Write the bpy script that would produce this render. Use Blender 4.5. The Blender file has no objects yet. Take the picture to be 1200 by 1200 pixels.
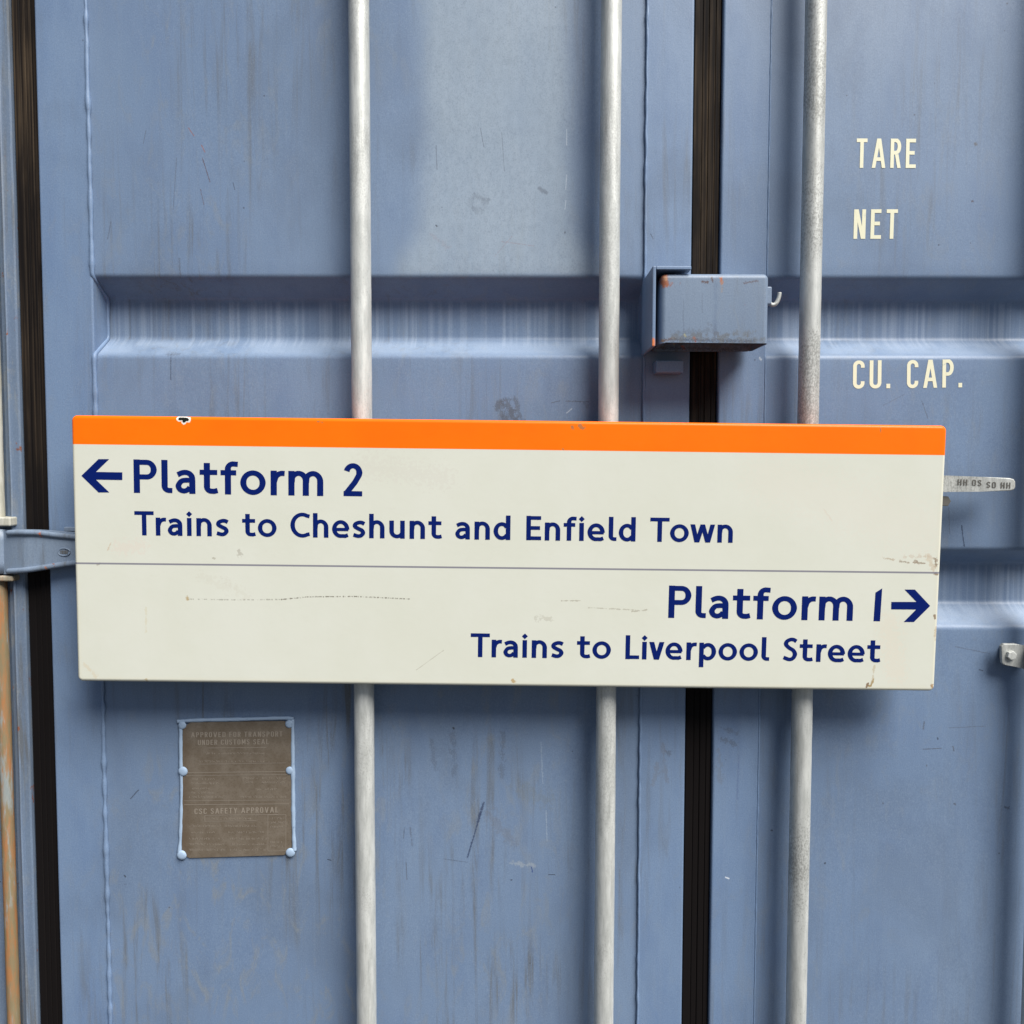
import bpy, bmesh, math, random
from mathutils import Vector, Matrix, noise as mnoise

random.seed(7)
sc = bpy.context.scene
col = sc.collection
R = math.radians

# ------------------------------------------------------------------ camera
F_PX, IMG = 900.0, 1200.0          # focal length and picture size in photograph pixels
CAM = Vector((0.0, -1.35, 1.50))
TILT, ROLL = 0.0481, 0.0017
cam_d = bpy.data.cameras.new('camera')
cam = bpy.data.objects.new('camera', cam_d)
col.objects.link(cam)
cam_d.sensor_fit = 'HORIZONTAL'; cam_d.sensor_width = 36.0
cam_d.lens = 36.0 * F_PX / IMG
cam_d.clip_start = 0.02; cam_d.clip_end = 400.0
CAM_ROT = Matrix.Rotation(math.pi / 2 - TILT, 3, 'X') @ Matrix.Rotation(ROLL, 3, 'Z')
cam.matrix_world = Matrix.Translation(CAM) @ CAM_ROT.to_4x4()
sc.camera = cam

# ------------------------------------------------------------------ light
SUN_AZ, SUN_EL = R(40), R(52)      # azimuth to the right of straight-behind-the-camera
to_sun = Vector((math.sin(SUN_AZ) * math.cos(SUN_EL), -math.cos(SUN_AZ) * math.cos(SUN_EL), math.sin(SUN_EL)))
world = bpy.data.worlds.new('World'); sc.world = world; world.use_nodes = True
wn = world.node_tree.nodes; wl = world.node_tree.links
for n in list(wn): wn.remove(n)
sky = wn.new('ShaderNodeTexSky'); sky.sky_type = 'NISHITA'; sky.sun_disc = False
sky.sun_elevation = SUN_EL; sky.sun_rotation = math.atan2(to_sun.x, to_sun.y)
sky.air_density = 0.8; sky.dust_density = 1.0; sky.ozone_density = 0.6
bgn = wn.new('ShaderNodeBackground'); bgn.inputs[1].default_value = 0.05
won = wn.new('ShaderNodeOutputWorld')
wl.new(sky.outputs[0], bgn.inputs[0]); wl.new(bgn.outputs[0], won.inputs[0])
sun_d = bpy.data.lights.new('sun', 'SUN'); sun_d.energy = 5.0; sun_d.angle = R(36); sun_d.color = (1.0, 0.965, 0.905)
sun = bpy.data.objects.new('sun', sun_d); col.objects.link(sun)
sun.rotation_euler = to_sun.to_track_quat('Z', 'Y').to_euler(); sun.location = (3, -4, 5)
vs = sc.view_settings
vs.view_transform = 'Standard'; vs.look = 'None'; vs.gamma = 1.0; vs.use_curve_mapping = False
vs.exposure = 0.38

# ------------------------------------------------------------------ helpers
def P(px, py, y):
    """a photograph pixel met with the plane Y = y"""
    d = CAM_ROT @ Vector(((px - IMG / 2) / F_PX, -(py - IMG / 2) / F_PX, -1.0))
    return CAM + d * ((y - CAM.y) / d.y)
def X(px, y=0.0, py=600): return P(px, py, y).x
def Z(py, y=0.0, px=600): return P(px, py, y).z

ORG = {}
def link(o, parent, origin):
    col.objects.link(o)
    ORG[o.name] = Vector(origin)
    if parent is not None:
        o.parent = parent
        o.location = Vector(origin) - ORG[parent.name]
    else:
        o.location = origin
    return o
def mesh(name, verts, faces, mat, parent=None, smooth=False, origin=None):
    vs_ = [Vector(v) for v in verts]
    if origin is None:
        lo = Vector([min(v[i] for v in vs_) for i in range(3)]); hi = Vector([max(v[i] for v in vs_) for i in range(3)])
        origin = (lo + hi) / 2
    me = bpy.data.meshes.new(name)
    me.from_pydata([v - origin for v in vs_], [], faces)
    me.materials.append(mat)
    if smooth:
        me.polygons.foreach_set('use_smooth', [True] * len(me.polygons))
    me.update()
    return link(bpy.data.objects.new(name, me), parent, origin)
def from_bm(name, bm, mat, parent=None, smooth=False):
    bmesh.ops.recalc_face_normals(bm, faces=bm.faces)
    bm.verts.index_update()
    v = [x.co.copy() for x in bm.verts]; f = [[q.index for q in x.verts] for x in bm.faces]
    bm.free()
    return mesh(name, v, f, mat, parent, smooth)
def bevel_box(name, lo, hi, mat, parent, r=0.003, seg=2, skew=None):
    bm = bmesh.new(); bmesh.ops.create_cube(bm, size=1)
    for v in bm.verts:
        v.co = Vector([lo[i] + (v.co[i] + .5) * (hi[i] - lo[i]) for i in range(3)])
    if skew: 
        for v in bm.verts: skew(v.co)
    if r > 0: bmesh.ops.bevel(bm, geom=bm.edges[:], offset=r, segments=seg, affect='EDGES', profile=.5)
    return from_bm(name, bm, mat, parent, False)
def prism(name, poly, y0, y1, mat, parent, r=0.0, seg=2, smooth=False):
    """polygon in XZ, from front y0 to back y1"""
    bm = bmesh.new()
    a = [bm.verts.new((p[0], y0, p[1])) for p in poly]; b = [bm.verts.new((p[0], y1, p[1])) for p in poly]
    n = len(poly)
    ff = bm.faces.new(a); bm.faces.new(b[::-1])
    for i in range(n): bm.faces.new((a[i], b[i], b[(i + 1) % n], a[(i + 1) % n]))
    if r > 0: bmesh.ops.bevel(bm, geom=list(ff.edges), offset=r, segments=seg, affect='EDGES', profile=.5)
    return from_bm(name, bm, mat, parent, smooth)
def tube_pts(path, rad, n=10, jitter=0.0, squash=1.0):
    """vertices and faces of a tube along PATH; rad is a number or a function of the index"""
    V, Fc = [], []
    m = len(path); path = [Vector(p) for p in path]
    up0 = None
    for i, p in enumerate(path):
        t = (path[min(i + 1, m - 1)] - path[max(i - 1, 0)]).normalized()
        ref = Vector((0, 1, 0)) if abs(t.y) < .9 else Vector((1, 0, 0))
        u = t.cross(ref).normalized(); w = u.cross(t).normalized()
        r = rad(i) if callable(rad) else rad
        for k in range(n):
            a = 2 * math.pi * k / n
            j = 1 + random.uniform(-jitter, jitter)
            V.append(p + u * math.cos(a) * r * j + w * math.sin(a) * r * j * squash)
    for i in range(m - 1):
        for k in range(n):
            Fc.append((i * n + k, i * n + (k + 1) % n, (i + 1) * n + (k + 1) % n, (i + 1) * n + k))
    Fc.append(tuple(range(n))[::-1]); Fc.append(tuple((m - 1) * n + k for k in range(n)))
    return V, Fc
def tube(name, path, rad, mat, parent, n=10, jitter=0.0, squash=1.0):
    v, f = tube_pts(path, rad, n, jitter, squash)
    return mesh(name, v, f, mat, parent, True)
def rrect(x0, z0, x1, z1, r, n=5):
    pts = []
    for cx, cz, a0 in ((x1 - r, z0 + r, -90), (x1 - r, z1 - r, 0), (x0 + r, z1 - r, 90), (x0 + r, z0 + r, 180)):
        for k in range(n + 1):
            a = R(a0 + 90 * k / n); pts.append((cx + r * math.cos(a), cz + r * math.sin(a)))
    return pts
def hexagon(cx, cz, r, rot=0):
    return [(cx + r * math.cos(rot + k * math.pi / 3), cz + r * math.sin(rot + k * math.pi / 3)) for k in range(6)]

# ------------------------------------------------------------------ node helpers
class NT:
    def __init__(s, name):
        s.mat = bpy.data.materials.new(name); s.mat.use_nodes = True
        s.t = s.mat.node_tree; s.n = s.t.nodes; s.l = s.t.links
        for q in list(s.n): s.n.remove(q)
        s.out = s.n.new('ShaderNodeOutputMaterial'); s.b = s.n.new('ShaderNodeBsdfPrincipled')
        s.l.new(s.b.outputs[0], s.out.inputs[0])
        s.pos = s.n.new('ShaderNodeNewGeometry').outputs['Position']
    def put(s, sock, v):
        if isinstance(v, bpy.types.NodeSocket): s.l.new(v, sock)
        elif v is not None: sock.default_value = v
    def m(s, op, a, b=None, c=None, clamp=False):
        q = s.n.new('ShaderNodeMath'); q.operation = op; q.use_clamp = clamp
        s.put(q.inputs[0], a); s.put(q.inputs[1], b); s.put(q.inputs[2], c)
        return q.outputs[0]
    def v(s, op, a, b=None):
        q = s.n.new('ShaderNodeVectorMath'); q.operation = op
        s.put(q.inputs[0], a); s.put(q.inputs[1], b)
        return q.outputs[0]
    def sep(s, a):
        q = s.n.new('ShaderNodeSeparateXYZ'); s.put(q.inputs[0], a); return q.outputs
    def noise(s, scale=(1, 1, 1), detail=4, rough=.55, off=(0, 0, 0), dist=0.0, vec=None):
        v = s.v('ADD', s.v('MULTIPLY', vec or s.pos, scale), off)
        q = s.n.new('ShaderNodeTexNoise'); s.l.new(v, q.inputs['Vector'])
        q.inputs['Scale'].default_value = 1; q.inputs['Detail'].default_value = detail; q.inputs['Roughness'].default_value = rough
        q.inputs['Distortion'].default_value = dist
        return q.outputs[0]
    def vor(s, scale, feature='F1', off=(0, 0, 0), rnd=1.0):
        v = s.v('ADD', s.v('MULTIPLY', s.pos, scale), off)
        q = s.n.new('ShaderNodeTexVoronoi'); q.feature = feature; s.l.new(v, q.inputs['Vector'])
        q.inputs['Scale'].default_value = 1; q.inputs['Randomness'].default_value = rnd
        return q.outputs
    def ramp(s, x, a, b, lo=0.0, hi=1.0):
        q = s.n.new('ShaderNodeMapRange'); q.interpolation_type = 'SMOOTHSTEP'
        s.put(q.inputs[0], x); q.inputs[1].default_value = a; q.inputs[2].default_value = b
        q.inputs[3].default_value = lo; q.inputs[4].default_value = hi
        return q.outputs[0]
    def mix(s, f, a, b):
        q = s.n.new('ShaderNodeMix'); q.data_type = 'RGBA'
        s.put(q.inputs[0], f)
        for k, c in ((6, a), (7, b)):
            s.put(q.inputs[k], c if isinstance(c, bpy.types.NodeSocket) else (*c, 1.0))
        return q.outputs[2]
    def bump(s, h, strength=.3, dist=.001, prev=None):
        q = s.n.new('ShaderNodeBump'); q.inputs['Strength'].default_value = strength; q.inputs['Distance'].default_value = dist
        s.put(q.inputs['Height'], h)
        if prev: s.l.new(prev, q.inputs['Normal'])
        return q.outputs[0]
    def mark(s, vec, a, b, width, ragged, noise_sock, soft=.5):
        """mask of a stroke from A to B (both (x, z)) of that width, edge broken up by the noise"""
        q = s.n.new('ShaderNodeGroup'); q.node_tree = MARK
        s.put(q.inputs['P'], vec); q.inputs['A'].default_value = (a[0], 0, a[1]); q.inputs['B'].default_value = (b[0] + 1e-5, 0, b[1])
        q.inputs['Width'].default_value = width; q.inputs['Ragged'].default_value = ragged; q.inputs['Soft'].default_value = soft
        s.put(q.inputs['Noise'], noise_sock)
        return q.outputs[0]
    def finish(s, colour, rough, spec=.5, metal=0.0, normal=None, coat=0.0, coat_rough=.1):
        s.put(s.b.inputs['Base Color'], colour if isinstance(colour, bpy.types.NodeSocket) else (*colour, 1))
        s.put(s.b.inputs['Roughness'], rough); s.put(s.b.inputs['Metallic'], metal)
        s.put(s.b.inputs['Specular IOR Level'], spec)
        s.b.inputs['Coat Weight'].default_value = coat; s.b.inputs['Coat Roughness'].default_value = coat_rough
        if normal: s.l.new(normal, s.b.inputs['Normal'])
        return s.mat

MARK = bpy.data.node_groups.new('mark', 'ShaderNodeTree')
def _mk():
    it = MARK.interface
    for nm, ty in (('P', 'Vector'), ('A', 'Vector'), ('B', 'Vector'), ('Width', 'Float'), ('Ragged', 'Float'), ('Soft', 'Float'), ('Noise', 'Float')):
        it.new_socket(name=nm, in_out='INPUT', socket_type='NodeSocket' + ty)
    it.new_socket(name='Mask', in_out='OUTPUT', socket_type='NodeSocketFloat')
    n, l = MARK.nodes, MARK.links
    gi = n.new('NodeGroupInput'); go = n.new('NodeGroupOutput')
    def vm(op, a, b=None, out=0):
        q = n.new('ShaderNodeVectorMath'); q.operation = op
        for i, x in enumerate((a, b)):
            if isinstance(x, bpy.types.NodeSocket): l.new(x, q.inputs[i])
            elif x is not None: q.inputs[i].default_value = x
        return q.outputs[out]
    def mm(op, a, b=None, clamp=False):
        q = n.new('ShaderNodeMath'); q.operation = op; q.use_clamp = clamp
        for i, x in enumerate((a, b)):
            if isinstance(x, bpy.types.NodeSocket): l.new(x, q.inputs[i])
            elif x is not None: q.inputs[i].default_value = x
        return q.outputs[0]
    p = vm('MULTIPLY', gi.outputs['P'], (1, 0, 1))
    pa = vm('SUBTRACT', p, gi.outputs['A']); ba = vm('SUBTRACT', gi.outputs['B'], gi.outputs['A'])
    h = mm('DIVIDE', vm('DOT_PRODUCT', pa, ba, 1), vm('DOT_PRODUCT', ba, ba, 1), True)
    q = n.new('ShaderNodeVectorMath'); q.operation = 'SCALE'; l.new(ba, q.inputs[0]); l.new(h, q.inputs['Scale'])
    d = vm('LENGTH', vm('SUBTRACT', pa, q.outputs[0]), None, 1)
    wob = mm('MULTIPLY', mm('MULTIPLY', mm('SUBTRACT', gi.outputs['Noise'], .5), 2.6), mm('MULTIPLY', gi.outputs['Ragged'], gi.outputs['Width']))
    t = mm('DIVIDE', mm('ADD', d, wob), gi.outputs['Width'])
    r = n.new('ShaderNodeMapRange'); r.interpolation_type = 'SMOOTHSTEP'
    l.new(t, r.inputs[0]); r.inputs[1].default_value = 1.0; r.inputs[3].default_value = 0.0; r.inputs[4].default_value = 1.0
    l.new(mm('SUBTRACT', .999, gi.outputs['Soft']), r.inputs[2])
    l.new(r.outputs[0], go.inputs[0])
_mk()

# groove positions (front bends), from the photograph
GROOVES = [(Z(325), Z(417)), (Z(643), Z(734))]
GD, GS, GT = 0.048, 0.036, 0.028      # depth of a recess, heights of its lower and upper slopes

# ------------------------------------------------------------------ materials
def px_mark(px0, py0, px1, py1, y=0.0):
    a = P(px0, py0, y); b = P(px1, py1, y)
    return (a.x, a.z), (b.x, b.z)
BLUE_A, BLUE_B, BLUE_C = (.146, .222, .360), (.174, .250, .380), (.116, .184, .322)
RUST = (.30, .085, .022); RUST_D = (.09, .035, .016)
def paint(name, marks=(), y=0.0, grime=.5, streaks=True, rust=0.0, chips=.5, pale=False, light=1.0, front=None, grey=0.0):
    s = NT(name)
    sc_ = lambda c: tuple((q * (1 - grey) + g * grey) * light for q, g in zip(c, (.185, .225, .275)))
    big = s.noise((2.2, 2.2, 1.1), 3, .5)
    mid = s.noise((14, 14, 5), 5, .6, (3, 1, 7))
    c = s.mix(s.ramp(big, .35, .68), sc_(BLUE_A), sc_(BLUE_B))
    c = s.mix(s.m('MULTIPLY', s.ramp(mid, .42, .72), .60), c, sc_(BLUE_C))
    blot = s.noise((4.5, 4.5, 3.0), 4, .6, (9, 3, 5), .5)
    c = s.mix(s.m('MULTIPLY', s.ramp(blot, .46, .66), .42), c, sc_((.105, .150, .232)))
    # thin rain streaks
    st = s.noise((150, 150, 2.0), 4, .6, (1, 9, 2))
    c = s.mix(s.m('MULTIPLY', s.ramp(st, .5, .8), .22), c, (.20, .26, .36))
    st2 = s.noise((70, 70, 3.5), 5, .65, (8, 2, 0), .6)
    gm = s.m('MULTIPLY', s.ramp(st2, .48, .72), s.ramp(s.noise((5, 5, 3), 3, .5, (0, 4, 4)), .38, .66))
    c = s.mix(s.m('MULTIPLY', gm, grime), c, (.125, .140, .160))
    bl = s.m('MULTIPLY', s.ramp(s.noise((30, 30, 11), 6, .72, (1, 7, 5), 1.0), .50, .68), s.ramp(big, .62, .40))
    c = s.mix(s.m('MULTIPLY', bl, grime * .55), c, (.21, .235, .26))
    x, yy, z = s.sep(s.pos)
    rough = s.m('ADD', s.m('MULTIPLY', mid, .25), .36)
    if streaks:
        runs = s.ramp(s.noise((120, 4, 1.0), 3, .65, (5, 0, 0)), .42, .66)
        fade = s.ramp(s.noise((7, 1, 1), 2, .5, (2, 0, 0)), .2, .5)
        for z1, z0 in GROOVES:
            w = s.m('MULTIPLY', s.ramp(z, z0 + .012, z0 + .03), s.ramp(z, z1 - GT + .002, z1 - GT - .012))
            c = s.mix(s.m('MULTIPLY', s.m('MULTIPLY', w, s.m('MULTIPLY', runs, fade)), .40), c, (.40, .47, .58))
            # paler, mottled tone along the lower slope
            w2 = s.m('MULTIPLY', s.ramp(z, z0 - .004, z0 + .010), s.ramp(z, z0 + GS + .006, z0 + GS - .012))
            c = s.mix(s.m('MULTIPLY', s.m('MULTIPLY', w2, s.ramp(mid, .25, .6)), .40), c, (.36, .44, .56))
    rag = s.noise((90, 90, 60), 5, .75, (2, 2, 2))
    fine = s.noise((330, 330, 330), 4, .7)
    if pale:       # paler field of paint between two rods, widening at its foot
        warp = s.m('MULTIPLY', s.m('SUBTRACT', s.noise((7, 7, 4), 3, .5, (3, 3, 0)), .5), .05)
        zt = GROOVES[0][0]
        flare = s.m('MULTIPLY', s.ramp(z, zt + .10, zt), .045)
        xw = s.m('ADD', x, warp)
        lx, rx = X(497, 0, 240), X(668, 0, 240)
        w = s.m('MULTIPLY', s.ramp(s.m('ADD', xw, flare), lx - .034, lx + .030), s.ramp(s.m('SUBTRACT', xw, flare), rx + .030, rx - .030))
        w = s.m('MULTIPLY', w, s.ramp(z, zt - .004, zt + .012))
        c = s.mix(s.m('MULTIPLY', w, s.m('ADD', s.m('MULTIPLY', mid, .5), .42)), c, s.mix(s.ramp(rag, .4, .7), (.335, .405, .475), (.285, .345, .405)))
    # pin-head dirt specks
    vo = s.vor((26, 26, 26)); vr = s.m('GREATER_THAN', s.sep(vo[1])[0], .80)
    sp = s.m('MULTIPLY', s.ramp(vo[0], .055, .03), vr)
    c = s.mix(s.m('MULTIPLY', sp, chips), c, (.045, .05, .07))
    for (a, b, wd, ragd, colr, stg, soft) in marks:
        mk = s.mark(s.pos, a, b, wd, ragd, fine if wd < .004 else rag, soft)
        if front is not None: mk = s.m('MULTIPLY', mk, s.m('LESS_THAN', yy, front))
        c = s.mix(s.m('MULTIPLY', mk, stg), c, colr)
    if rust > 0:
        rn = s.noise((55, 55, 30), 6, .7, (4, 4, 9))
        rm = s.ramp(rn, .70 - .28 * rust, .76 - .28 * rust)
        c = s.mix(rm, c, s.mix(fine, RUST_D, RUST))
        rough = s.m('ADD', rough, s.m('MULTIPLY', rm, .3))
    gr = s.noise((520, 520, 380), 3, .75, (6, 6, 6))
    c = s.mix(s.m('MULTIPLY', s.ramp(gr, .50, .70), .32), c, (.09, .12, .18))
    c = s.mix(s.m('MULTIPLY', s.ramp(gr, .50, .30), .20), c, (.36, .42, .50))
    nb = s.bump(s.noise((420, 420, 420), 2, .5), .12, .0006)
    nb = s.bump(mid, .25, .004, nb)
    return s.finish(c, rough, .45, 0, nb)

def sg(px0, py0, px1, py1, wpx, colr, stg=.8, ragd=.8, soft=.8, y=0.0):
    a, b = px_mark(px0, py0, px1, py1, y)
    return (a, b, wpx / 667.0, ragd, colr, stg, soft)
DK, GREY, PALE = (.03, .035, .05), (.085, .10, .13), (.45, .52, .60)
door_marks = [
    # smeared hand-wide scuff above the sign
    sg(584, 474, 594, 497, 6, GREY, .75, 2.2), sg(594, 470, 606, 497, 6, GREY, .75, 2.4), sg(603, 468, 613, 497, 4, GREY, .6, 2.6),
    sg(596, 486, 606, 497, 10, GREY, .55, 1.6),
    # ring stain
    sg(551, 240, 556, 230, 4, GREY, .24, 3), sg(557, 229, 567, 232, 4, GREY, .26, 3), sg(568, 234, 566, 245, 4, GREY, .22, 3), sg(562, 247, 552, 243, 4, GREY, .26, 3),
    sg(633, 221, 640, 226, 3, GREY, .5, 1.6),
    # scratches
    sg(567, 940, 548, 1004, 1.3, (.03, .05, .11), .9, 1.6), sg(566, 942, 560, 962, 2.0, (.04, .06, .12), .8, 1.5), sg(548, 1010, 520, 1006, .7, DK, .4, 1),
    sg(162, 926, 153, 936, 1.1, DK, .7), sg(221, 150, 227, 159, .9, RUST, .6, 1), sg(236, 170, 240, 178, .9, RUST, .7, 1), sg(237, 185, 246, 213, .8, RUST_D, .7, 1), sg(235, 222, 239, 240, .8, RUST_D, .5, 1),
    sg(207, 185, 203, 246, .7, GREY, .5), sg(273, 214, 275, 222, .8, DK, .6), sg(171, 153, 168, 168, .7, GREY, .6), sg(130, 260, 126, 280, .9, GREY, .6),
    sg(200, 415, 200, 445, .9, DK, .6, 1), sg(195, 415, 208, 415, 2.4, GREY, .5, 2), sg(210, 303, 211, 322, 1.6, GREY, .5, 1.5),
    sg(664, 152, 664, 170, .8, PALE, .7, 1), sg(664, 205, 663, 222, .8, PALE, .7, 1), sg(663, 235, 662, 245, .8, PALE, .6, 1),
    sg(511, 170, 512, 198, .8, GREY, .6, 1), sg(563, 150, 567, 172, .7, GREY, .6), sg(588, 155, 591, 200, .6, GREY, .5), sg(511, 264, 512, 265, 1.1, DK, .9), sg(662, 272, 662, 273, 1.1, DK, .9),
    sg(588, 283, 625, 288, .8, (.25, .18, .2), .4, 2), sg(600, 277, 580, 300, .7, (.25, .18, .2), .35, 2), sg(505, 275, 525, 290, 3, (.25, .25, .3), .35, 3),
    sg(646, 472, 656, 470, .8, GREY, .7, 1.5), sg(663, 470, 690, 471, 1.0, GREY, .7, 1.5), sg(685, 472, 688, 476, 3, GREY, .4, 2), sg(664, 484, 670, 479, .9, PALE, .7),
    sg(531, 853, 532, 854, 1.6, DK, .9), sg(530, 862, 533, 905, 5, GREY, .30, 2.5), sg(590, 860, 588, 910, 4, GREY, .35, 2.5), sg(505, 868, 510, 900, 4, GREY, .30, 2.5),
    sg(575, 955, 600, 985, 9, (.14, .14, .15), .30, 2.6), sg(612, 926, 640, 940, 12, (.17, .19, .19), .28, 2.6), sg(602, 1012, 625, 1014, 3.5, (.32, .36, .40), .55, 2.6), sg(623, 1016, 624, 1022, 1, (.03, .06, .2), .9),
    sg(643, 1025, 650, 1025, .8, DK, .8), sg(599, 1031, 600, 1031, 1.2, DK, .8), sg(384, 1007, 388, 1008, .9, DK, .9), sg(640, 950, 641, 985, .8, PALE, .35, 1.5), sg(634, 870, 636, 918, 1.0, PALE, .25, 2),
    sg(474, 970, 473, 982, .9, DK, .5), sg(476, 1010, 477, 1030, 1.0, GREY, .6), sg(481, 970, 483, 990, 1.2, GREY, .5, 2),
    sg(146, 1026, 147, 1027, 1.4, DK, .8), sg(123, 992, 124, 992, 1, DK, .8), sg(146, 1036, 148, 1036, .8, DK, .4), sg(762, 275, 765, 281, .8, DK, .7), sg(850, 1027, 853, 1028, 1.4, (.7, .75, .8), .9, 1),
    sg(845, 865, 860, 870, 3.5, GREY, .45, 3), sg(840, 850, 862, 858, 3, GREY, .35, 3), sg(842, 880, 843, 912, 4, (.15, .17, .2), .35, 3), sg(865, 885, 863, 935, 1.5, (.1, .15, .28), .5, 1.5),
    sg(890, 420, 891, 422, 1.6, PALE, .9, 2), sg(783, 880, 784, 884, 4, GREY, .5, 2.5), sg(770, 895, 764, 920, 3, (.16, .17, .19), .4, 2.5), sg(776, 870, 780, 915, 3, (.15, .16, .19), .4, 2.5),
    # right-hand door
    sg(1143, 168, 1144, 169, 2.6, (.10, .10, .11), .8, 1.2), sg(1139, 236, 1140, 236, 1.7, (.07, .06, .08), .9), sg(1100, 287, 1100, 287, 1.4, DK, .8), sg(1137, 285, 1137, 285, .9, DK, .8),
    sg(1082, 854, 1083, 846, 1.6, GREY, .7, 1), sg(1099, 865, 1099, 866, 1.4, DK, .8), sg(1082, 878, 1103, 877, .9, GREY, .8, 1), sg(1117, 875, 1118, 880, 1.4, GREY, .7), sg(1112, 853, 1155, 851, .8, GREY, .5, 1),
    sg(1086, 897, 1086, 898, 1.3, GREY, .7), sg(1119, 942, 1120, 943, 1.7, GREY, .8), sg(1035, 941, 1035, 942, 1.4, GREY, .7), sg(1179, 946, 1182, 947, 3, DK, .6, 2), sg(1148, 785, 1152, 786, 1, DK, .7), sg(1120, 758, 1160, 766, .8, GREY, .5, 1.5),
    sg(1127, 616, 1130, 640, 1.2, (.03, .05, .1), .9, 1), sg(1112, 595, 1113, 625, 1.0, GREY, .5), sg(967, 1012, 967, 1012, 1.7, DK, .9), sg(904, 973, 905, 973, 1.6, DK, .8), sg(1080, 470, 1087, 490, .8, GREY, .6, 1),
    sg(1035, 475, 1060, 462, .7, GREY, .4, 1),
]
def in_x(lo, hi): return [m for m in door_marks if X(lo) <= m[0][0] < X(hi)]
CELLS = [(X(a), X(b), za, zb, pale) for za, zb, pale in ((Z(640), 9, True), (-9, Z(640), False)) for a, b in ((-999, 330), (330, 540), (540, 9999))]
def touches(m, c, e=.04):
    (ax, az), (bx, bz) = m[0], m[1]; e += m[2]
    return max(ax, bx) > c[0] - e and min(ax, bx) < c[1] + e and max(az, bz) > c[2] - e and min(az, bz) < c[3] + e
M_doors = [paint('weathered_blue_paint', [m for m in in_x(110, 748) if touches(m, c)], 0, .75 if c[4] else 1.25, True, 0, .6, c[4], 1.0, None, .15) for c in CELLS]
M_door = M_doors[0]
M_door_r = paint('weathered_blue_paint_stencilled', in_x(896, 1300), 0, .5, True, 0, .6, False, 1.0, None, .12)
M_stile = paint('blue_paint_stile', in_x(748, 896), 0, .55, False, 0, .5, False, 1.02)
M_weld = paint('blue_paint_weld', (), 0, .5, False, .12, .3, False, 1.12)
M_post = paint('blue_paint_post', (), 0, 2.2, False, .24, .9, False, .85, None, .4)
box_marks = [sg(779, 323, 781, 332, 6.5, RUST, .95, 1.6, y=-.1), sg(780, 326, 781, 327, 3, (.5, .28, .16), .8, 1.6, y=-.1), sg(845, 326, 846, 332, 2.2, (.45, .13, .03), .95, 1.2, y=-.1), sg(846, 330, 846, 342, 1.6, (.28, .24, .22), .6, 1.6, y=-.1),
    sg(813, 396, 815, 399, 2.2, (.55, .13, .03), .95, 1.6, y=-.1), sg(802, 392, 803, 394, 1.6, (.4, .38, .2), .9, 1.6, y=-.1), sg(776, 399, 790, 397, 2.2, (.28, .16, .06), .8, 2.2, y=-.1),
    sg(824, 330, 829, 331, 2.0, RUST_D, .8, 2.2, y=-.1), sg(834, 325, 835, 330, 1.6, RUST_D, .8, 2, y=-.1), sg(872, 332, 888, 329, 1.3, RUST_D, .6, 2.5, y=-.1), sg(801, 352, 801, 392, .9, DK, .22, 2.6, y=-.1), sg(823, 345, 823, 366, 1, GREY, .25, 2.6, y=-.1),
    sg(780, 398, 885, 400, 2.0, (.05, .07, .12), .75, 3, y=-.1), sg(840, 395, 880, 390, 4, (.14, .14, .13), .4, 4, y=-.1), sg(790, 392, 832, 388, 5, (.12, .14, .17), .4, 4, y=-.1), sg(790, 396, 890, 398, 5, (.13, .13, .13), .5, 4, y=-.1), sg(838, 330, 838, 398, 3, (.12, .17, .27), .35, 2, y=-.1)]
M_box = paint('blue_paint_lock_box', box_marks, -.1, .9, False, .12, .9, False, 1.08, None, .5)
by_ = -.100
M_bracket = paint('blue_paint_bracket', [sg(764, 400, 764, 406, 4, (.75, .20, .04), .95, .6, y=-.1)], -.1, .4, False, .1, .5, False, 1.1, by_ - .0035)
M_hinge = paint('grey_blue_hinge_paint', [sg(50, 625, 50, 628, 2.2, (.55, .14, .04), .95, 1.2, y=-.024), sg(57, 664, 58, 667, 1.8, (.42, .17, .10), .9, 1.2, y=-.024)], 0, .9, False, .12, .6, False, 1.12, None, .65)

def galvanized(name, dark=.5, tone=1.0):
    s = NT(name)
    a = s.noise((70, 70, 14), 6, .7, (1, 2, 3)); b = s.noise((420, 420, 260), 4, .7, (7, 1, 1)); e = s.noise((8, 8, 6), 3, .5, (2, 8, 3))
    c = s.mix(s.ramp(a, .32, .68), tuple(tone * q for q in (.48, .495, .475)), tuple(tone * q for q in (.66, .675, .65)))
    f = s.m('MULTIPLY', s.ramp(s.m('ADD', s.m('MULTIPLY', b, .6), s.m('MULTIPLY', e, .4)), .50, .62), dark)
    c = s.mix(f, c, (.16, .16, .15))
    st = s.ramp(s.noise((160, 160, 3), 4, .6, (3, 9, 1)), .56, .75)
    c = s.mix(s.m('MULTIPLY', st, .4), c, (.34, .32, .26))
    rs = s.ramp(s.noise((40, 40, 12), 5, .7, (9, 9, 9)), .68, .78)
    c = s.mix(s.m('MULTIPLY', rs, .3), c, (.30, .22, .13))
    sc2 = s.ramp(s.noise((240, 240, 9), 5, .7, (6, 3, 8)), .55, .70)
    c = s.mix(s.m('MULTIPLY', sc2, .30), c, (.24, .245, .235))
    nb = s.bump(b, .28, .0010); nb = s.bump(a, .22, .002, nb)
    return s.finish(c, s.m('ADD', s.m('MULTIPLY', a, .25), .38), .5, .25, nb)
M_rod = galvanized('galvanised_rod', .28)
M_rod_d = galvanized('galvanised_rod_pitted', .60, .95)
M_cast = galvanized('cast_galvanised', .55, .8)

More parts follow.
